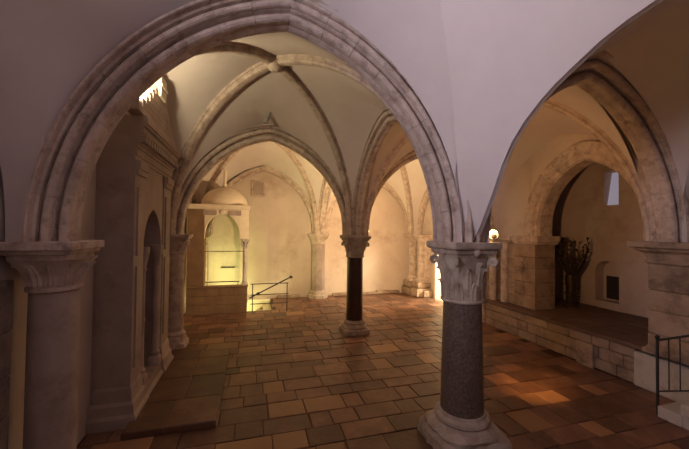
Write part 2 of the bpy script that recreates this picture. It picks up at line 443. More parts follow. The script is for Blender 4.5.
# plain plastered arch between the granite column and the near wall: a band, no mouldings
pr = thing('plain_arch', 'plain plastered arch band springing from the granite column', 'arch', (XC, YA/2, ZS))
PLAIN = [(-.032, .004), (-.032, .1), (.032, .1), (.032, .004)]
P0 = Vector((XC, YB-.22, 0)); 
for part in (0, 1):
    pts = plain_curve(24); rings = []
    for i, (x, z, nx, nz) in enumerate(pts):
        ring = []
        for wq, nn in PLAIN:
            xx = x+nx*nn; zz = z+nz*nn
            if i == 24: xx = (abs(YA)-.44)/2
            yy = YB-.22-xx if part == 0 else YA+.22+xx
            ring.append((XC+wq, yy, ZS+zz))
        rings.append(ring)
    if part: rings = rings[::-1]
    b = MB(); b.rings(rings); b.build('arch_band', PLASTER, pr)

# ------------------------------------------------------------------ columns
def leaf(b, cx, cy, ang, r0_, z0, h, wd, curl, r_fn, lobes=3):
    """acanthus leaf hugging the bell and curling outwards at the tip"""
    n = 8; m = 6; rad = Vector((math.cos(ang), math.sin(ang), 0)); tan = Vector((-math.sin(ang), math.cos(ang), 0))
    rows = []
    for i in range(n+1):
        t = i/n; z = z0+h*min(t, .88)-(max(0, t-.88))*h*0.9
        out = r_fn(min(z, z0+h))+0.012+curl*max(0, (t-.45)/.55)**2
        wv = wd*(math.sin(PI*min(1, .28+t*.72))**.7)*(1-.18*abs(math.sin(t*lobes*PI)))
        row = []
        for j in range(m+1):
            s = -1+2*j/m
            row.append(Vector((cx, cy, z))+rad*(out*(1-0.08*s*s)+0.014*(1-abs(s))+(-.01 if abs(s) > .9 else 0)+.006*math.cos(s*3*PI))+tan*(wv*s))
        rows.append(row)
    vs = [p for r in rows for p in r]; back = [p-rad*0.03 for p in vs]
    fs = []; W = m+1; N = len(vs)
    for i in range(n):
        for j in range(m):
            q = (i*W+j, i*W+j+1, (i+1)*W+j+1, (i+1)*W+j)
            fs.append(q); fs.append(tuple(k+N for k in reversed(q)))
    edge = [j for j in range(W)]+[i*W+m for i in range(1, n+1)]+[n*W+j for j in range(m-1, -1, -1)]+[i*W for i in range(n-1, 0, -1)]
    for a, c in zip(edge, edge[1:]+edge[:1]): fs.append((c, a, a+N, c+N))
    b.add(vs+back, fs)
def volute(b, cx, cy, ang, r, z, size):
    rad = Vector((math.cos(ang), math.sin(ang), 0)); pts = []
    for i in range(22):
        t = i/21; a = PI*.9-t*PI*3.2; q = size*(1-.75*t)
        pts.append(Vector((cx, cy, z))+rad*(r+q*math.cos(a))+Vector((0, 0, q*math.sin(a))))
    pts.insert(0, Vector((cx, cy, z-size*2.2))+rad*(r-size*1.5))
    b.tube(pts, size*.42, 6, size*.25)
def abacus(root, cx, cy, half, z0, z1, mat):
    h = z1-z0; b = MB()
    b.loft_rect([(z0, -.075), (z0+.18*h, -.07), (z0+.22*h, -.045), (z0+.45*h, -.04), (z0+.5*h, -.015), (z0+.6*h, 0), (z0+.95*h, 0), (z1, -.012)], cx-half, cx+half, cy-half, cy+half)
    return b.build('abacus', mat, root)
def column(name, label, cx, cy, rb, rt, zb, zc, half, shaft_mat, base_half, tiers, zab=2.43, worn=False):
    root = thing(name, label, 'column', (cx, cy, 0))
    # base: plinth, spurred torus, scotia, upper torus
    base = MB()
    bh = base_half; k = zb/0.42
    prof = [(bh, 0), (bh*1.0, .09*k), (bh*.97, .14*k), (bh*.88, .17*k), (bh*.9, .21*k), (bh*.84, .25*k), (rb*1.32, .275*k), (rb*1.24, .30*k), (rb*1.3, .33*k), (rb*1.27, .36*k), (rb*1.1, .385*k), (rb*1.06, .42*k)]
    ex = [6, 6, 5.5, 4, 3, 2.3, 2, 2, 2, 2, 2, 2]
    base.lathe(prof, cx, cy, 40, ex)
    if worn:
        rr = random.Random(3)
        base.v = [(x+rr.uniform(-.018, .018), y_+rr.uniform(-.018, .018), z if z < .01 else z+rr.uniform(-.014, .014)) if z < .26*k else (x, y_, z) for x, y_, z in base.v]
    base.build('base', CAPST, root, smooth=True)
    sh = MB()
    n = 12
    sh.lathe([(rb+(rt-rb)*(i/n)**1.3, zb+(zc-zb)*i/n) for i in range(n+1)], cx, cy, 32)
    sh.build('shaft', shaft_mat, root, smooth=True)
    nk = MB(); nk.lathe([(rt, zc-.015), (rt+.03, zc-.005), (rt+.04, zc+.015), (rt+.03, zc+.035), (rt, zc+.045)], cx, cy, 32)
    nk.build('neck_ring', CAPST, root, smooth=True)
    hcap = zab-zc
    def r_fn(z):
        t = max(0, min(1, (z-zc)/hcap)); return rt+.005+(half-.08-rt)*t**2.2
    bell = MB(); n = 10
    bell.lathe([(r_fn(zc+hcap*i/n), zc+hcap*i/n) for i in range(n+1)], cx, cy, 40, [2+2.2*(i/n)**2 for i in range(n+1)])
    capo = bell.build('capital', CAPST, root, smooth=True)
    for t, (zr, hr, cnt, wd, curl, off) in enumerate(tiers):
        for k_ in range(cnt):
            b = MB(); leaf(b, cx, cy, 2*PI*(k_+off)/cnt, 0, zc+hcap*zr, hcap*hr, wd, curl, r_fn)
            b.build('leaf', CAPST, capo, smooth=True)
    for k_ in range(4):
        b = MB(); volute(b, cx, cy, PI/4+k_*PI/2, half*1.1, zab-.07, .055)
        b.build('volute', CAPST, capo, smooth=True)
    for k_ in range(4):
        a = k_*PI/2; b = MB()
        b.lathe([(.0, zab-.01), (.035, zab+.02), (.05, zab+.06), (.035, zab+.1), (.0, zab+.12)], cx+math.cos(a)*(half-.05), cy+math.sin(a)*(half-.05), 8)
        b.build('fleuron', CAPST, capo, smooth=True)
    abacus(root, cx, cy, half, zab, ZS, CAPST)
    return root
column('granite_column', 'thick grey granite column with a deeply carved leaf capital and worn wide base', 0, 0, .272, .242, .42, 1.84, .34, GRANITE, .47,
       [(.06, .44, 8, .085, .05, 0), (.3, .52, 8, .085, .06, .5), (.62, .3, 8, .05, .05, .25)], worn=True)
column('slender_column', 'slender dark polished column with a small tan scrolled capital', 0, YC, .225, .215, .34, 2.03, .345, DARKGR, .37,
       [(.08, .45, 8, .075, .05, 0), (.42, .45, 8, .07, .06, .5)], zab=2.44)
# upper lamp brackets are built with the lamps below

# engaged wall columns on the left
def half_abacus(root, x0, x1, y0, y1, z0, z1, mat):
    h = z1-z0; b = MB()
    b.loft_rect([(z0, -.07), (z0+.25*h, -.065), (z0+.3*h, -.03), (z0+.5*h, -.025), (z0+.55*h, 0), (z0+.96*h, 0), (z1, -.01)], x0, x1, y0, y1)
    return b.build('abacus', mat, root)
r = thing('wall_column', 'stout engaged wall column with a flared capital of plain flat leaves', 'column', (XL, YB, 0))
b = MB(); b.lathe([(.32, 0), (.32, .12), (.27, .16), (.26, .24), (.22, .28), (.23, .33), (.19, .36)], XL, YB, 32, [6, 6, 3, 2, 2, 2, 2]); b.build('base', STONE, r, smooth=True)
b = MB(); b.lathe([(.19, .36), (.185, 2.16)], XL, YB, 32); b.build('shaft', MARBLE, r, smooth=True)
b = MB(); b.lathe([(.185, 2.15), (.21, 2.165), (.21, 2.195), (.19, 2.21)], XL, YB, 32); b.build('neck_ring', STONE, r, smooth=True)
rf = lambda z: .19+.09*max(0, min(1, (z-2.2)/.26))**2
b = MB(); b.lathe([(rf(2.2+.26*i/8), 2.2+.26*i/8) for i in range(9)], XL, YB, 32, [2+3*(i/8)**2 for i in range(9)]); cp = b.build('capital', STONE, r, smooth=True)
for k in range(12):
    b = MB(); leaf(b, XL, YB, 2*PI*(k+.5)/12, 0, 2.215, .23, .06, .035, rf, 1); b.build('leaf', STONE, cp, smooth=True)
half_abacus(r, WL, XL+.27, YB-.32, YB+.32, 2.46, ZS, STONE)
# string course along the near part of the left wall
st_ = MB(); st_.loft_rect([(2.46, -.05), (2.5, -.03), (2.54, 0), (2.61, 0)], WL-.1, WL+.1, WN, YB-.37)
struct(st_.build('trim_1', STONE), 'moulded stone string course running into the flat-leaf capital', 'moulding')
# ashlar pier strip behind the engaged column
pr = struct(thing('wall_pier', 'x', 'pier', (WL, YB, 0)), 'pale block pier strip behind the flat-leaf wall column', 'pier')
rr = random.Random(5)
z = 0.0
while z < 5.0:
    h = rr.uniform(.3, .46)
    ys = [-1.5, -1.05+rr.uniform(-.15, .15), -.55+rr.uniform(-.12, .12), -.1]
    if not (z < 2.62 < z+h):
        for a_, b2 in zip(ys, ys[1:]):
            box('block', WL-.1, WL+.035+rr.uniform(0, .012), a_+.004, b2-.004, z+.004, z+h-.004, ASHLAR if z < 2.5 else STONE, pr, .006)
    z += h
    if z > 2.2 and z < 2.62: z = 2.63
    if z > 2.5: break

def shaft_respond(name, label, cx, cy, rad, base_h, mat=STONE, wallx=None):
    r = thing(name, label, 'column', (cx, cy, 0))
    b = MB(); k = base_h/.36
    b.lathe([(rad*1.6, 0), (rad*1.6, .1*k), (rad*1.45, .14*k), (rad*1.5, .2*k), (rad*1.3, .25*k), (rad*1.35, .3*k), (rad*1.05, .36*k)], cx, cy, 24, [6, 6, 3, 2, 2, 2, 2]); b.build('base', mat, r, smooth=True)
    b = MB(); b.lathe([(rad, base_h), (rad*.97, 2.16)], cx, cy, 24); b.build('shaft', mat, r, smooth=True)
    b = MB(); b.lathe([(rad, 2.14), (rad*1.15, 2.155), (rad*1.15, 2.185), (rad, 2.2)], cx, cy, 24); b.build('neck_ring', mat, r, smooth=True)
    rf = lambda z: rad+.1*max(0, min(1, (z-2.2)/.26))**2
    b = MB(); b.lathe([(rf(2.2+.26*i/8), 2.2+.26*i/8) for i in range(9)], cx, cy, 24, [2+3*(i/8)**2 for i in range(9)]); cp = b.build('capital', mat, r, smooth=True)
    for k in range(8):
        b = MB(); leaf(b, cx, cy, 2*PI*(k+.5)/8, 0, 2.22, .2, .06, .03, rf, 2); b.build('leaf', mat, cp, smooth=True)
    return r
r = shaft_respond('wall_shaft', 'thin engaged wall shaft between the carved niche and the kiosk', XL+.08, YC, .17, .36)
half_abacus(r, WL, XL+.38, YC-.3, YC+.3, 2.46, ZS, STONE)
r = shaft_respond('corner_shaft', 'thin shaft in the corner behind the domed kiosk', XL+.02, YD-.1, .16, .36)
half_abacus(r, WL, XL+.32, YD-.36, WF, 2.46, ZS, STONE)

# octagonal pillar on the far wall
r = thing('wall_pillar', 'pale octagonal half pillar against the end wall with rib cluster above', 'column', (-.1, YD, 0))
b = MB(); b.lathe([(.42, 0), (.42, .12), (.36, .16), (.36, .22), (.31, .26), (.29, .3)], -.1, YD, 8, a0=PI/8); b.build('base', STONE, r)
b = MB(); b.lathe([(.29, .3), (.28, 2.18)], -.1, YD, 8, a0=PI/8); b.build('shaft', MARBLE, r)
b = MB(); b.lathe([(.28, 2.16), (.31, 2.18), (.3, 2.22), (.29, 2.26), (.33, 2.36), (.4, 2.46)], -.1, YD, 8, a0=PI/8); cp = b.build('capital', STONE, r)
for k in range(8):
    b = MB(); leaf(b, -.1, YD, 2*PI*k/8+PI/8, 0, 2.22, .22, .07, .03, lambda z: .28+.1*max(0, (z-2.22)/.24)**2, 1); b.build('leaf', STONE, cp, smooth=True)
b = MB(); b.lathe([(.4, 2.46), (.43, 2.5), (.46, 2.53), (.46, 2.6), (.45, ZS)], -.1, YD, 8, a0=PI/8); b.build('abacus', STONE, r)

# paired corner shafts on rough blocks by the door
pr = thing('corner_pier', 'paired corner shafts standing on rough stone blocks by the sunlit doorway', 'pier', (4.2, 8.8, 0))
for (cx, cy) in ((4.12, 9.1), (4.25, 8.55)):
    b = MB(); b.lathe([(.17, .82), (.16, 2.2)], cx, cy, 20); s1 = b.build('shaft', STONE, pr, smooth=True)
    b = MB(); b.lathe([(.16, 2.18), (.19, 2.2), (.19, 2.23), (.17, 2.25), (.2, 2.36), (.27, 2.46)], cx, cy, 20, [2, 2, 2, 2, 3, 5]); b.build('capital', STONE, s1, smooth=True)
    b = MB(); b.loft_rect([(2.46, -.05), (2.5, -.03), (2.53, 0), (2.6, 0), (ZS, -.01)], cx-.28, cx+.3, cy-.28, cy+.28); b.build('abacus', STONE, s1)
    b = MB(); b.lathe([(.24, .6), (.24, .68), (.2, .72), (.22, .76), (.17, .83)], cx, cy, 20, [6, 6, 2, 2, 2]); b.build('shaft_base', STONE, s1, smooth=True)
rr = random.Random(9)
for (x0, x1, y0, y1, z0, z1) in ((3.75, 4.5, 8.75, 9.42, 0, .32), (3.85, 4.5, 8.2, 8.73, 0, .36), (3.8, 4.45, 8.8, 9.4, .33, .6), (3.92, 4.5, 8.25, 8.78, .37, .6), (4.1, 4.53, 8.06, 8.18, 0, .3)):
    b = MB(); b.box(x0, x1, y0, y1, z0, z1, .04); b.build('block', ASHLAR, pr)
b = MB(); b.box(4.25, 4.55, 8.3, 9.4, .6, ZS, .01); b.build('core', STONE, pr)

# block pier beside the raised recess (right wall)
def block_pier(root, x0, x1, y0, y1, z0, z1, mat, seed, hmin=.28, hmax=.42, nsplit=True, proud=.012):
    rr = random.Random(seed); z = z0
    while z < z1-.05:
        h = min(rr.uniform(hmin, hmax), z1-z)
        if z1-(z+h) < .15: h = z1-z
        yy = [y0, y1] if not nsplit else [y0, y0+(y1-y0)*rr.uniform(.35, .65), y1]
        for a_, b2 in zip(yy, yy[1:]):
            p = rr.uniform(0, proud)
            box('block', x0-p, x1, a_+.003, b2-.003, z+.003, z+h-.003, mat, root, .008)
        z += h
pr = thing('recess_pier', 'block built pier with moulded impost beside the raised recess', 'pier', (4.5, 3.3, 0))
block_pier(pr, 4.35, 5.0, 2.93, 3.62, .74, 2.44, ASHLAR, 11)
b = MB(); b.loft_rect([(2.44, -.04), (2.48, -.03), (2.52, .0), (2.6, .0), (2.66, -.005)], 4.3, 5.06, 2.83, 3.68); b.build('impost', STONE, pr)
pr = thing('shaft_pier', 'dim clustered wall pier with slim shafts next to the recess impost', 'pier', (4.3, YC, 0))
block_pier(pr, 4.2, 4.9, 4.4, 5.0, 0, 2.46, ASHLAR, 12)
block_pier(pr, 4.4, 4.9, 3.63, 4.39, 0, 2.46, ASHLAR, 13)
for (cx, cy) in ((4.22, 4.3), (4.12, YC), (4.36, 4.0)):
    b = MB(); b.lathe([(.15, 0), (.15, .2), (.11, .26), (.1, .3), (.1, 2.25), (.12, 2.28), (.11, 2.3), (.15, 2.46)], cx, cy, 16); b.build('shaft', STONE, pr, smooth=True)
b = MB(); b.loft_rect([(2.46, -.05), (2.5, -.03), (2.54, 0), (ZS, 0)], 4.0, 4.9, 4.1, 5.05); b.build('abacus', STONE, pr)
b = MB(); b.loft_rect([(2.46, -.05), (2.5, -.03), (2.54, 0), (ZS, 0)], 4.25, 4.9, 3.69, 4.09); b.build('abacus', STONE, pr)

# recess arch, its wall and inner room
WX = 4.42
arch('recess_arch', 'broad stone arch over the raised recess with the bronze tree', 'arch', (WX+.28, 2.93), (WX+.28, .63), 1.5, sym([(.0001, 0), (.2, 0), (.22, .02), (.25, .03), (.27, .06), (.27, .13), (.3, .15), (.3, .42)]), nv=7, stilt=.25, z0=2.66)
b = MB(); N = 20
# wall above the recess arch: fill between arch extrados and vault
a_h = (2.93-.63)/2; pts = arc(a_h, 1.5, N)
for side in (0, 1):
    prev = None
    for (x, z, nx, nz) in pts:
        yy = 2.93-x-nx*.3 if side == 0 else .63+x+nx*.3
        zz = 2.66+.25+z+nz*.3
        if x >= a_h-1e-4: yy = 1.78
        cur = (yy, zz)
        if prev:
            (ya, za), (yb, zb) = prev, cur
            for X0, X1 in ((WX+.08, WX+.5),):
                vs = [(X0, ya, za), (X0, yb, zb), (X0, yb, H_W), (X0, ya, H_W), (X1, ya, za), (X1, yb, zb), (X1, yb, H_W), (X1, ya, H_W)]
                b.add(vs, [(0, 1, 2, 3), (7, 6, 5, 4), (0, 4, 5, 1)])
        prev = cur
b.box(WX+.08, WX+.5, 3.22, 4.5, 2.46, H_W); b.box(WX+.08, WX+.5, -.6, .36, .7, H_W)
struct(b.build('wall_recess', WALLP), 'dim plaster wall around the recess arch')
bw = MB()
XB = 6.4
n0, n1, nz0, nz1 = 2.31, 2.91, .93, 1.72      # arched niche
w0, w1, wz0, wz1 = 2.3, 2.67, 3.5, 4.4        # slit window
y_lo, y_hi = -.6, 4.5
zt = 5.4
bw.box(XB, XB+.5, y_lo, n0, .3, zt); bw.box(XB, XB+.5, n1, y_hi, .3, zt)
bw.box(XB, XB+.5, n0, n1, .3, nz0); bw.box(XB, XB+.5, n0, w0, 2.1, zt) if w0 > n0 else None
bw.box(XB, XB+.5, w1, n1, 2.1, zt); bw.box(XB, XB+.5, n0, w1, 2.1, wz0); bw.box(XB, XB+.5, n0, w1, wz1, zt)
# arched head of the niche
prev = None
for i in range(13):
    a_ = PI*i/12; cur = (2.61+.3*math.cos(a_), 1.72+.29*math.sin(a_))
    if prev:
        (ya, za), (yb, zb) = prev, cur
        vs = [(XB, ya, za), (XB, yb, zb), (XB, yb, 2.1), (XB, ya, 2.1), (XB+.4, ya, za), (XB+.4, yb, zb)]
        bw.add(vs, [(3, 2, 1, 0), (0, 1, 5, 4)])
    prev = cur
bw.box(XB+.32, XB+.5, n0, n1, .9, 2.1)
wb = struct(bw.build('wall_recess_back', WALLP), 'plain plaster back wall of the raised recess with small niche')
# small niche opening: a dark panel with the hole's shade in its colour
nd = thing('niche_hatch', 'small dark square hatch inside the arched wall niche', 'hatch', (XB+.3, 2.46, .97))
box('frame', XB+.3, XB+.33, 2.47, 2.85, .94, 1.62, WALLP, nd); box('opening', XB+.292, XB+.305, 2.5, 2.82, .97, 1.59, HOLESHADE, nd)
wn = struct(thing('window_1', 'x', 'window', (XB, 2.48, wz0)), 'small slanting slit window high on the recess back wall', 'window')
b = MB(); b.add([(XB+.12, w0, wz0), (XB+.12, w1, wz0), (XB+.3, w1, wz1), (XB+.3, w0, wz1)], [(0, 1, 2, 3)]); b.build('pane', PANE, wn)
box('window_back', XB+.35, XB+.5, w0-.1, w1+.1, wz0-.1, wz1+.1, WALLP, wn)
wall('wall_recess_side', [(4.92, XB+.5, 4.5, 4.7, .3, zt), (4.92, XB+.5, -.8, -.6, .3, zt)], 'side walls enclosing the raised recess')
struct(box('ceiling', 4.5, XB+.5, -.8, 4.7, 5.2, 5.4, PLASTER), 'flat hidden ceiling of the raised recess', 'ceiling')

# raised platform
pf = struct(thing('floor_platform', 'x', 'platform', (4.1, 2, 0)), 'raised stone platform floor in the recess with rough block front', 'platform')
rr = random.Random(21)
box('core', 4.2, XB, -.6, 4.4, 0, .66, MORTAR, pf)
z = 0
for h in (.22, .24, .2):
    yy = 4.4
    while yy > .5:
        wd = rr.uniform(.3, .62); y1 = max(yy-wd, .5)
        if yy-y1 > .1:
            p = rr.uniform(0, .035)
            if True:
                box('block', 4.03+.03-p, 4.22, y1+.006, yy-.006, z+.005, z+h-.005, ASHLAR, pf, .018)
        yy = y1
    z += h
box('inset_slab', 3.96, 4.02, 1.2, 1.55, 0, .48, ASHLAR, pf, .01)
b = MB(); b.box(4.0, 4.22, -.6, .49, 0, .62, .02); b.build('plaster_coat', WHITEW, pf)
yy = 4.4
while yy > -.6:
    wd = rr.uniform(.5, .8); y1 = max(yy-wd, -.6)
    xx = 3.98
    for x1 in (4.7+rr.uniform(-.1, .1), 5.5+rr.uniform(-.15, .15), XB):
        box('slab', xx+.004, x1-.004, y1+.004, yy-.004, .66, .74+rr.uniform(-.006, .008), PLATS, pf, .012); xx = x1
    yy = y1

# pier above the iron railing
pr = thing('railing_pier', 'square stone pier with wide moulded capital above the iron railing', 'pier', (4.2, -.2, .7))
rr = random.Random(31); z = .75
while z < 2.2:
    h = min(rr.uniform(.32, .5), 2.24-z)
    if 2.24-(z+h) < .15: h = 2.24-z
    box('block', 3.82+rr.uniform(-.012, .012), 4.6, -.52, .16, z+.003, z+h-.003, ASHLAR, pr, .008); z += h
b = MB(); b.loft_rect([(2.24, 0), (2.27, .03), (2.3, .03), (2.33, .01), (2.42, .04), (2.47, .12), (2.5, .14), (2.53, .2), (2.6, .2), (ZS, .19)], 3.82, 4.6, -.52, .16); b.build('capital', ASHLAR, pr)
b = MB(); b.loft_rect([(.74, .06), (.8, .06), (.84, .02), (.88, 0)], 3.82, 4.6, -.52, .16); b.build('base', ASHLAR, pr)

# steps and railing
sp = thing('stone_steps', 'whitewashed stone steps rising beside the platform end', 'steps', (3.7, -1.2, 0))
for k in range(7):
    y1 = -.32-.27*k; box('step', 3.2, 4.5, y1-.28 if k < 6 else -5.1, y1, 0.0 if k == 0 else .17*k, .17*(k+1), WHITEW, sp, .008)
    if k: box('riser_fill', 3.22, 4.48, -5.05, y1-.01, .17*(k-1)+.17*0+.002, .17*k-.002, WHITEW, sp)
rl = thing('iron_railing', 'black iron railing with thin balusters beside the whitewashed steps', 'railing', (3.25, -.3, 0))
def zr(y): return 1.14+(-.29-y)*.5
b = MB(); b.tube([(3.25, -.29, 0), (3.25, -.29, 1.17)], .02, 8); b.lathe([(.02, 1.15), (.032, 1.17), (.032, 1.19), (.01, 1.21)], 3.25, -.29, 8); b.build('post', IRON, rl)
b = MB(); b.tube([(3.25, -.29, 1.13), (3.25, -2.0, zr(-2.0))], .016, 8); b.build('top_rail', IRON, rl)
b = MB(); b.tube([(3.25, -.29, .36), (3.25, -2.0, .36+.855)], .012, 6); b.build('bottom_rail', IRON, rl)
for k in range(12):
    y = -.43-.13*k; b = MB(); b.tube([(3.25, y, .36+(-.29-y)*.5), (3.25, y, zr(y))], .009, 6); b.build('baluster', IRON, rl)

# ------------------------------------------------------------------ carved prayer niche (left wall)
mh = thing('prayer_niche', 'tall carved marble prayer niche with stepped crenellated gable on the side wall', 'niche', (-4.5, 2.45, 0))
FX = -4.34; y0, y1 = 1.5, 3.5
b = MB()
b.box(WL, FX, y0, 1.98, .3, 4.15); b.box(WL, FX, 2.95, y1, .3, 4.15); b.box(WL, FX, 1.98, 2.95, 3.1, 4.15); b.box(WL, WL+.12, 1.98, 2.95, .3, 3.1)
# pointed niche head spandrels
pts = arc(.485, .62, 10)
for side in (0, 1):
    prev = None
    for (x, z, _, _) in pts:
        yy = 1.98+x if side == 0 else 2.95-x
        cur = (yy, 2.45+z)
        if prev:
            (ya, za), (yb, zb) = prev, cur
            vs = [(FX, ya, za), (FX, yb, zb), (FX, yb, 3.1), (FX, ya, 3.1), (WL+.1, ya, za), (WL+.1, yb, zb)]
            b.add(vs, [(0, 1, 2, 3), (0, 4, 5, 1)])
        prev = cur
b.build('body', MARBLE, mh)
for (ya, yb) in ((1.5, 1.9), (3.03, 3.5)):
    b = MB(); b.loft_rect([(0, .1), (.14, .1), (.18, .07), (.3, .06), (.34, .03), (.5, .02), (.54, 0), (3.74, 0)], WL+.05, FX+.02, ya-.02 if ya < 2 else ya, yb if ya < 2 else yb+.02)
    p = b.build('pilaster', MARBLE, mh)
    b = MB(); b.box(FX, FX+.06, ya, yb, 3.52, 3.6); b.box(FX, FX+.085, ya, yb, 3.6, 3.72); b.build('pilaster_capital', MARBLE, p)
    b = MB(); b.box(FX+.01, FX+.045, ya+.07, yb-.07, 2.35, 3.35, .01); b.build('carved_panel', MARBLE, p)
    b = MB(); b.box(FX+.01, FX+.045, ya+.07, yb-.07, .75, 2.2, .01); b.build('carved_panel', MARBLE, p)
for yc in (2.06, 2.87):
    b = MB(); b.lathe([(.1, .3), (.1, .42), (.075, .46), (.085, .52), (.055, .56), (.055, 1.25), (.07, 1.3), (.055, 1.35), (.055, 2.05), (.075, 2.1), (.06, 2.14), (.1, 2.38), (.1, 2.45)], FX-.04, yc, 16, [5, 5]+[2]*9+[4, 5])
    b.build('colonnette', MARBLE, mh, smooth=True)
b = MB(); b.loft_rect([(0, .1), (.12, .1), (.16, .06), (.3, .05), (.3, -.05)], WL+.05, FX, 1.98, 2.95); b.build('sill', MARBLE, mh)
for k, (zz, o) in enumerate(((3.74, .04), (3.9, .07), (4.06, .12), (4.2, .17))):
    b = MB()
    for za, zb2, oo in ((zz, zz+.05, o-.02), (zz+.05, zz+.13, o), (zz+.13, zz+.16, o-.012)):
        b.box(WL+.05, FX+oo, y0-.03, y1+oo, za, zb2)
    b.build('cornice', MARBLE, mh)
for k in range(16):
    y = 1.48+k*.13; b = MB(); b.box(FX+.06, FX+.15, y, y+.075, 3.98, 4.07); b.build('dentil', MARBLE, mh)
# stepped crenellated gable
steps = 6
for k in range(steps):
    zz = 4.36+.1*k; hw = 1.08-.155*k
    b = MB(); b.box(FX-.06, FX+.12, 2.33-hw, 2.33+hw, zz, zz+.1, .006); g = b.build('gable_course', MARBLE, mh)
for k in range(steps):
    zz = 4.36+.1*(k+1); hw = 1.08-.155*k
    for s in (-1, 1):
        for q in (0, 1):
            yc = 2.33+s*(hw-.035-q*.08); b = MB(); b.box(FX-.05, FX+.11, yc-.028, yc+.028, zz-.01, zz+.05-.0*q); b.build('crenel', MARBLE, mh)
b = MB(); b.box(FX-.05, FX+.16, 2.14, 2.46, 4.92, 5.08, .012); b.build('finial_block', KIOSK, mh)
b = MB(); b.box(FX-.07, FX+.18, 2.12, 2.48, 5.08, 5.13, .008); b.build('finial_cap', KIOSK, mh)
b = MB(); b.box(FX-.05, FX+.16, 2.14, 2.46, 5.13, 5.28, .012); b.build('finial_block', KIOSK, mh)
# low slab in front of the niche
ps = struct(thing('floor_step', 'x', 'step', (-3.8, 2.5, 0)), 'low worn stone step laid in front of the carved niche', 'step')
rr = random.Random(41); yy = 1.1
while yy < 3.9:
    yb = min(yy+rr.uniform(.6, .95), 3.95)
    xx = -4.3
    for xb in (-3.72+rr.uniform(-.15, .1), -3.15):
        box('slab', xx+.004, xb-.004, yy+.004, yb-.004, 0, .1+rr.uniform(-.004, .004), TILE, ps, .012); xx = xb
    yy = yb

# ------------------------------------------------------------------ domed kiosk over the stairs
ks = thing('domed_kiosk', 'small domed stone kiosk lit yellow green inside over the stairwell', 'kiosk', (-3.7, 8.2, 0))
KX0, KX1, KY0, KY1 = -4.7, -2.85, 7.4, 9.15
# parapet wall built of blocks
rr = random.Random(51); z = 0
for h in (.3, .28, .27):
    xx = KX0
    while xx < KX1-.02:
        wd = rr.uniform(.35, .6); xb = min(xx+wd, KX1)
        if KX1-xb < .15: xb = KX1
        box('block', xx+.003, xb-.003, KY0+rr.uniform(-.01, .006), KY0+.2, z+.003, z+h-.003, KWALL, ks, .008); xx = xb
    z += h
b = MB(); b.box(KX0, KX1+.02, KY0-.03, KY0+.23, .85, .9, .01); b.build('coping', KWALL, ks)
# left pillar, back pillars
b = MB(); b.box(KX0, KX0+.5, KY0+.02, KY0+.5, .9, 3.42); b.build('pillar', KWALL, ks)
b = MB(); b.box(KX0, KX0+.3, KY1-.55, KY1-.35, -.3, 3.42); b.build('pillar', KIOSK, ks)
def marble_col(root, cx, cy, z0=.9):
    b = MB(); b.lathe([(.1, z0), (.1, z0+.06), (.075, z0+.09), (.085, z0+.13), (.062, z0+.16), (.058, 2.12)], cx, cy, 18, [6, 6, 2, 2, 2, 2]); c = b.build('marble_column', WHITEW, root, smooth=True)
    b = MB(); b.lathe([(.06, 2.1), (.075, 2.12), (.065, 2.15), (.075, 2.25), (.11, 2.36), (.13, 2.4), (.13, 2.44)], cx, cy, 24, [2, 2, 2, 2, 4, 6, 6]); b.build('capital', WHITEW, c, smooth=True)
    for k in range(8):
        b = MB(); leaf(b, cx, cy, 2*PI*k/8, 0, 2.15, .2, .03, .03, lambda z: .066+.05*max(0, (z-2.15)/.2)**2, 2); b.build('leaf', WHITEW, c, smooth=True)
marble_col(ks, KX1-.1, KY0+.12); marble_col(ks, KX1-.1, KY1-.15, z0=.0)
# arched sides: front (plane y) and right side (plane x)
def arched_panel(root, a0, a1, fixed, axis, half_span, zsp, rise, ztop, th, mat, ccen):
    pts = []; n = 14
    for i in range(2*n+1):
        t = PI*i/(2*n)
        pts.append((ccen-half_span*math.cos(t), zsp+rise*math.sin(t)**(.85)))
    poly = [(a0, ztop), (a0, zsp)]+pts+[(a1, zsp), (a1, ztop)]
    b = MB()
    # columns of quads under the top edge
    strip = [(a0, zsp)]+pts+[(a1, zsp)]
    for (ua, za), (ub, zb) in zip(strip, strip[1:]):
        if abs(ub-ua) < 1e-5 and abs(za-zb) < 1e-5: continue
        vs = []
        for dth in (0, th):
            for (u, z_) in ((ua, za), (ub, zb), (ub, ztop), (ua, ztop)):
                vs.append((u, fixed+dth, z_) if axis == 'y' else (fixed+dth, u, z_))
        b.add(vs, [(0, 1, 2, 3), (7, 6, 5, 4), (1, 0, 4, 5), (3, 2, 6, 7)])
    return b.build('arch_panel', mat, root)
arched_panel(ks, KX0, KX1+.02, KY0+.03, 'y', .54, 2.44, .8, 3.42, .16, KIOSK, -3.66)
arched_panel(ks, KY0+.05, KY1, KX1-.17, 'x', .62, 2.44, .8, 3.42, .16, KIOSK, (KY0+KY1)/2+.02)
b = MB(); b.loft_rect([(3.38, .0), (3.4, .03), (3.45, .04), (3.5, .06), (3.54, .05)], KX0+.02, KX1, KY0, KY1); b.build('cornice', KIOSK, ks)
b = MB(); b.lathe([(.07, 0), (.09, .01), (.06, .03)], 0, 0, 12); 
b.v = [(-3.66+x, KY0+.02-z, 3.31+y) for x, y, z in b.v]; b.build('rosette', KIOSK, ks)
for s in (-1, 1):
    b = MB(); cxs = -3.66+s*.38
    b.box(cxs-.2, cxs+.2, KY0+.012, KY0+.05, 3.2, 3.36, .008); b.build('grey_inlay_panel', MARBLE, ks)
dm = MB(); R = .76
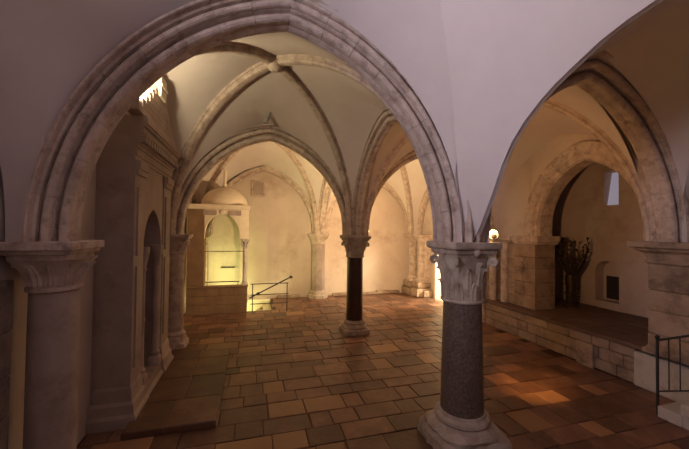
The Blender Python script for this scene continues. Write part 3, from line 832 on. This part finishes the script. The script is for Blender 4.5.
dm.lathe([(R+.03, 3.53), (R+.03, 3.58)]+[(R*math.cos(t*PI/2/12), 3.58+.62*math.sin(t*PI/2/12)) for t in range(13)], -3.66, 8.2, 36)
dome = dm.build('dome', KIOSK, ks, smooth=True)
b = MB(); b.lathe([(.06, 4.18), (.055, 4.25), (.05, 4.78), (.055, 4.8), (.0, 4.84)], -3.66, 8.2, 12); b.build('finial', KIOSK, dome, smooth=True)
b = MB(); b.tube([(KX0+.05, KY0+.11, 2.02+.0), (KX1-.1, KY0+.11, 2.02)], .012, 6); b.build('tie_rod', IRON, ks)
# low rail on the coping
rl = thing('kiosk_rail', 'low thin iron rail standing on the kiosk parapet', 'railing', (-3.6, 7.5, .9))
b = MB(); b.tube([(-4.15, 7.52, 1.02), (-3.1, 7.52, 1.02)], .016, 6); b.build('rail', IRON, rl)
for x in (-4.1, -3.15):
    b = MB(); b.tube([(x, 7.52, .9), (x, 7.52, 1.02)], .012, 6); b.build('post', IRON, rl)
# stair railing next to the kiosk
rl = thing('stair_railing', 'thin dark iron railing with slanted handrail beside the kiosk stairs', 'railing', (-2.1, 7.35, 0))
for x in (-2.68, -1.55):
    b = MB(); b.tube([(x, 7.35, 0), (x, 7.35, .94)], .018, 6); b.build('post', IRON, rl)
for z in (.94, .58, .28):
    b = MB(); b.tube([(-2.75, 7.35, z), (-1.5, 7.35, z)], .015, 6); b.build('rail', IRON, rl)
b = MB(); b.tube([(-2.78, 7.42, .46), (-2.55, 7.42, .58), (-1.42, 7.42, 1.13)], .022, 8); hr = b.build('handrail', IRON, rl)
for (x, z) in ((-1.42, 1.13), (-2.5, .6)):
    b = MB(); b.lathe([(.0, z-.06), (.05, z-.03), (.06, z), (.05, z+.03), (.0, z+.06)], x, 7.42, 10); b.build('knob', IRON, hr, smooth=True)
# stairs going down under the kiosk, well walls
sw = struct(thing('floor_stairwell', 'x', 'stairs', (-3, 8.4, -1)), 'stone stairs descending under the domed kiosk', 'stairs')
for k in range(10):
    x1 = HX1-.26*k; box('step', x1-.27, x1, HY0, HY1, -2.3, -.18*(k+1), KIOSK, sw)
box('well_wall', HX0, HX1, HY0-.1, HY0+.01, -2.3, -.02, KIOSK, sw); box('well_wall', HX0-.1, HX0+.01, HY0, HY1, -2.3, -.02, KIOSK, sw)
box('well_wall', HX0, HX1, HY1-.02, HY1+.14, -2.3, .02, KIOSK, sw)
# rubble ledge along the far wall foot
lg = struct(thing('trim_2', 'x', 'ledge', (-.8, 9.35, 0)), 'low rough stone ledge at the foot of the end wall', 'ledge')
rr = random.Random(61); xx = -1.72
while xx < 3.6:
    xb = xx+rr.uniform(.35, .6)
    if not (xx < .35 and xb > -.55):
        box('block', xx, xb-.008, 9.3+rr.uniform(-.03, .03), WF, 0, .1+rr.uniform(-.03, .05), ASHLAR, lg, .02)
    xx = xb
# framed plaque and dark bar on the far wall
pq = thing('wall_plaque', 'small square stone plaque in a raised frame high on the end wall', 'plaque', (-2.53, WF, 4.08))
box('panel', -2.74, -2.32, WF-.03, WF, 4.12, 4.62, MARBLE, pq)
for (a, b2, c, d) in ((-2.78, -2.28, 4.62, 4.67), (-2.78, -2.28, 4.07, 4.12), (-2.78, -2.73, 4.12, 4.62), (-2.33, -2.28, 4.12, 4.62)):
    box('frame_bar', a, b2, WF-.06, WF, c, d, STONE, pq)
br = thing('wall_bracket', 'short dark metal bar fixed to the wall inside the kiosk arch', 'bracket', (-3.6, WF, 1.27))
box('bar', -3.86, -3.35, WF-.09, WF-.05, 1.26, 1.31, IRON, br)
for x in (-3.8, -3.42): box('arm', x, x+.03, WF-.06, WF, 1.27, 1.3, IRON, br)

# ------------------------------------------------------------------ bronze tree
bt = thing('bronze_tree', 'dark bronze tree sculpture with upright twigs standing on the platform', 'sculpture', (5.7, 3.05, .74))
TX, TY, TZ = 5.7, 3.05, .745
rr = random.Random(77)
b = MB(); b.lathe([(.2, TZ), (.2, TZ+.03), (.14, TZ+.06), (.13, TZ+.08)], TX, TY, 14); b.build('base', BRONZE, bt, smooth=True)
b = MB()
tp = [(TX+rr.uniform(-.015, .015), TY+rr.uniform(-.02, .02), TZ+.05+.16*i) for i in range(6)]
b.tube(tp, .105, 10, .13); b.build('trunk', BRONZE, bt, smooth=True)
leaf_n = 0
def bronze_leaf(b, p, d, L):
    d = Vector(d).normalized(); a = d.cross(Vector((.3, .5, .8))).normalized()*L*.28; c = d.cross(a).normalized()*.006
    p = Vector(p); mid = p+d*L*.5; tip = p+d*L
    vs = [p+c, mid+a+c, tip+c, mid-a+c, p-c, mid+a-c, tip-c, mid-a-c]
    b.add(vs, [(0, 1, 2, 3), (7, 6, 5, 4), (0, 4, 5, 1), (1, 5, 6, 2), (2, 6, 7, 3), (3, 7, 4, 0)])
for k in range(19):
    a = 2*PI*k*7/19+rr.uniform(-.2, .2); sp_ = rr.uniform(.08, .4)
    top = TZ+rr.uniform(1.35, 1.9)
    s = Vector((TX+.05*math.cos(a), TY+.05*math.sin(a), TZ+.78+rr.uniform(0, .15)))
    e = Vector((TX+sp_*math.cos(a)*.8, TY+sp_*math.sin(a)*1.15, top))
    pts = []
    for i in range(7):
        t = i/6; p = s.lerp(e, t); out = math.sin(t*PI)*.12
        p += Vector((math.cos(a), math.sin(a), 0))*out+Vector((rr.uniform(-.02, .02), rr.uniform(-.02, .02), 0))*(t > .1)
        pts.append(p)
    b = MB(); b.tube(pts, .03, 6, .008); br_ = b.build('branch', BRONZE, bt, smooth=True)
    for i in range(6):
        t = rr.uniform(.3, 1); p = s.lerp(e, t)+Vector((math.cos(a), math.sin(a), 0))*math.sin(t*PI)*.12
        b = MB(); bronze_leaf(b, p, (rr.uniform(-1, 1), rr.uniform(-1, 1), rr.uniform(-.2, 1.2)), rr.uniform(.08, .13)); b.build('leaf', BRONZE, br_)
for i in range(14):
    a = rr.uniform(0, 2*PI); z = TZ+rr.uniform(.12, .75)
    p = Vector((TX+.13*math.cos(a), TY+.13*math.sin(a), z)); b = MB()
    bronze_leaf(b, p, (math.cos(a), math.sin(a), rr.uniform(-.6, .8)), rr.uniform(.07, .11)); b.build('leaf', BRONZE, bt)

# ------------------------------------------------------------------ lamps
def flood(name, label, loc, aim, mat=BULB):
    r = thing(name, label, 'lamp', loc)
    L = Vector(loc); A = (Vector(aim)-L).normalized()
    b = MB(); b.lathe([(.035, L.z), (.035, L.z+.012), (.012, L.z+.016), (.012, L.z+.06)], L.x, L.y, 10); b.build('stand', METAL, r)
    b = MB(); p = L+Vector((0, 0, .1)); 
    b.tube([p-A*.05, p-A*.03, p+A*.015], .02, 12, .05); b.build('reflector', METAL, r, smooth=True)
    b = MB(); bc = p+A*.03
    b.lathe([(.0, bc.z-.065), (.03, bc.z-.057), (.052, bc.z-.038), (.065, bc.z), (.052, bc.z+.038), (.03, bc.z+.057), (.0, bc.z+.065)], bc.x, bc.y, 12); b.build('bulb', mat, r, smooth=True)
    return bc
WARM = (1.0, 0.56, 0.2)
bc = flood('floodlight', 'glowing orange lamp standing on the granite column capital', (.46, -.05, ZS-.02), (1.9, 2.6, 4.6))
arm = bpy.data.objects['floodlight']
b = MB(); b.tube([(.28, -.12, ZS+.012), (.47, -.05, ZS)], .014, 6); b.build('arm', METAL, arm)
spot('granite_column_lamp_light', bc+Vector((.03, .06, .04)), (2.5, 2.4, 3.5), 210, (1.0, 0.52, 0.22), math.radians(112), .8)
point('granite_column_lamp_spill', bc+Vector((.0, -.0, .1)), 22, (1.0, .55, .2), .05)
spot('granite_column_lamp_beam', bc+Vector((.08, 0, 0)), (2.2, 1.0, 0), 480, (1.0, .5, .16), math.radians(28), .9)
bc = flood('floodlight', 'glowing yellow lamp standing on the slender dark column capital', (.25, 4.45, ZS), (1.4, 6, 4.5))
spot('slender_column_lamp_light', bc+Vector((.07, .05, .06)), (1.9, 8.6, 3.4), 1150, (1.0, .69, .35), math.radians(150), .7)
point('slender_column_lamp_spill', bc+Vector((.02, 0, .1)), 24, (1.0, .6, .25), .05)
# unseen lamp added behind the slender column to brighten the kiosk vault
bc = flood('floodlight', 'added unseen lamp behind the slender dark column turned to the kiosk vault', (-.2, 4.92, ZS), (-2, 7, 4.5))
spot('kiosk_vault_added_light', bc+Vector((-.06, .06, .06)), (-2.2, 8.6, 3.4), 560, (1.0, .7, .36), math.radians(150), .7)
# lamp on the niche cornice
bc = flood('floodlight', 'bright lamp set on the cornice of the carved prayer niche', (-4.26, 1.31, 4.46), (-4.0, 2.2, 6), BULBW)
spot('niche_lamp_light', bc+Vector((.02, -.02, .1)), (-3.3, 2.4, 6.0), 150, (1.0, .84, .52), math.radians(150), .6)
# green tube lamp inside the kiosk
tl = thing('tube_lamp', 'greenish fluorescent tube lamp fixed inside the kiosk pillar', 'lamp', (-4.3, 8.2, 1.0))
box('housing', -4.46, -4.4, 7.92, 8.9, 1.0, 1.08, METAL, tl)
b = MB(); b.tube([(-4.37, 7.95, 1.04), (-4.37, 8.87, 1.04)], .02, 8); b.build('tube', GREENTUBE, tl)
area('tube_lamp_light', (-4.33, 8.4, 1.06), (-3.4, 8.7, 1.3), .08, .9, 26, (.92, 1.0, .3))
area('stairwell_lamp_light', (-3.7, 8.4, -.9), (-2.4, 8.9, .1), .4, .4, 40, (.92, 1.0, .35))
# small spotlight bracket hanging on the vault
hb = thing('vault_bracket', 'small metal spotlight bracket fixed to the plaster vault web', 'fixture', (-2.36, 4.0, 5.45))
b = MB(); b.lathe([(.05, 5.47), (.05, 5.56), (.03, 5.58)], -2.36, 3.95, 10); b.build('mount', METAL, hb)
b = MB(); b.tube([(-2.36, 3.95, 5.5), (-2.4, 3.93, 5.4), (-2.47, 3.9, 5.22)], .035, 8, .05); b.build('lamp_body', METAL, hb, smooth=True)
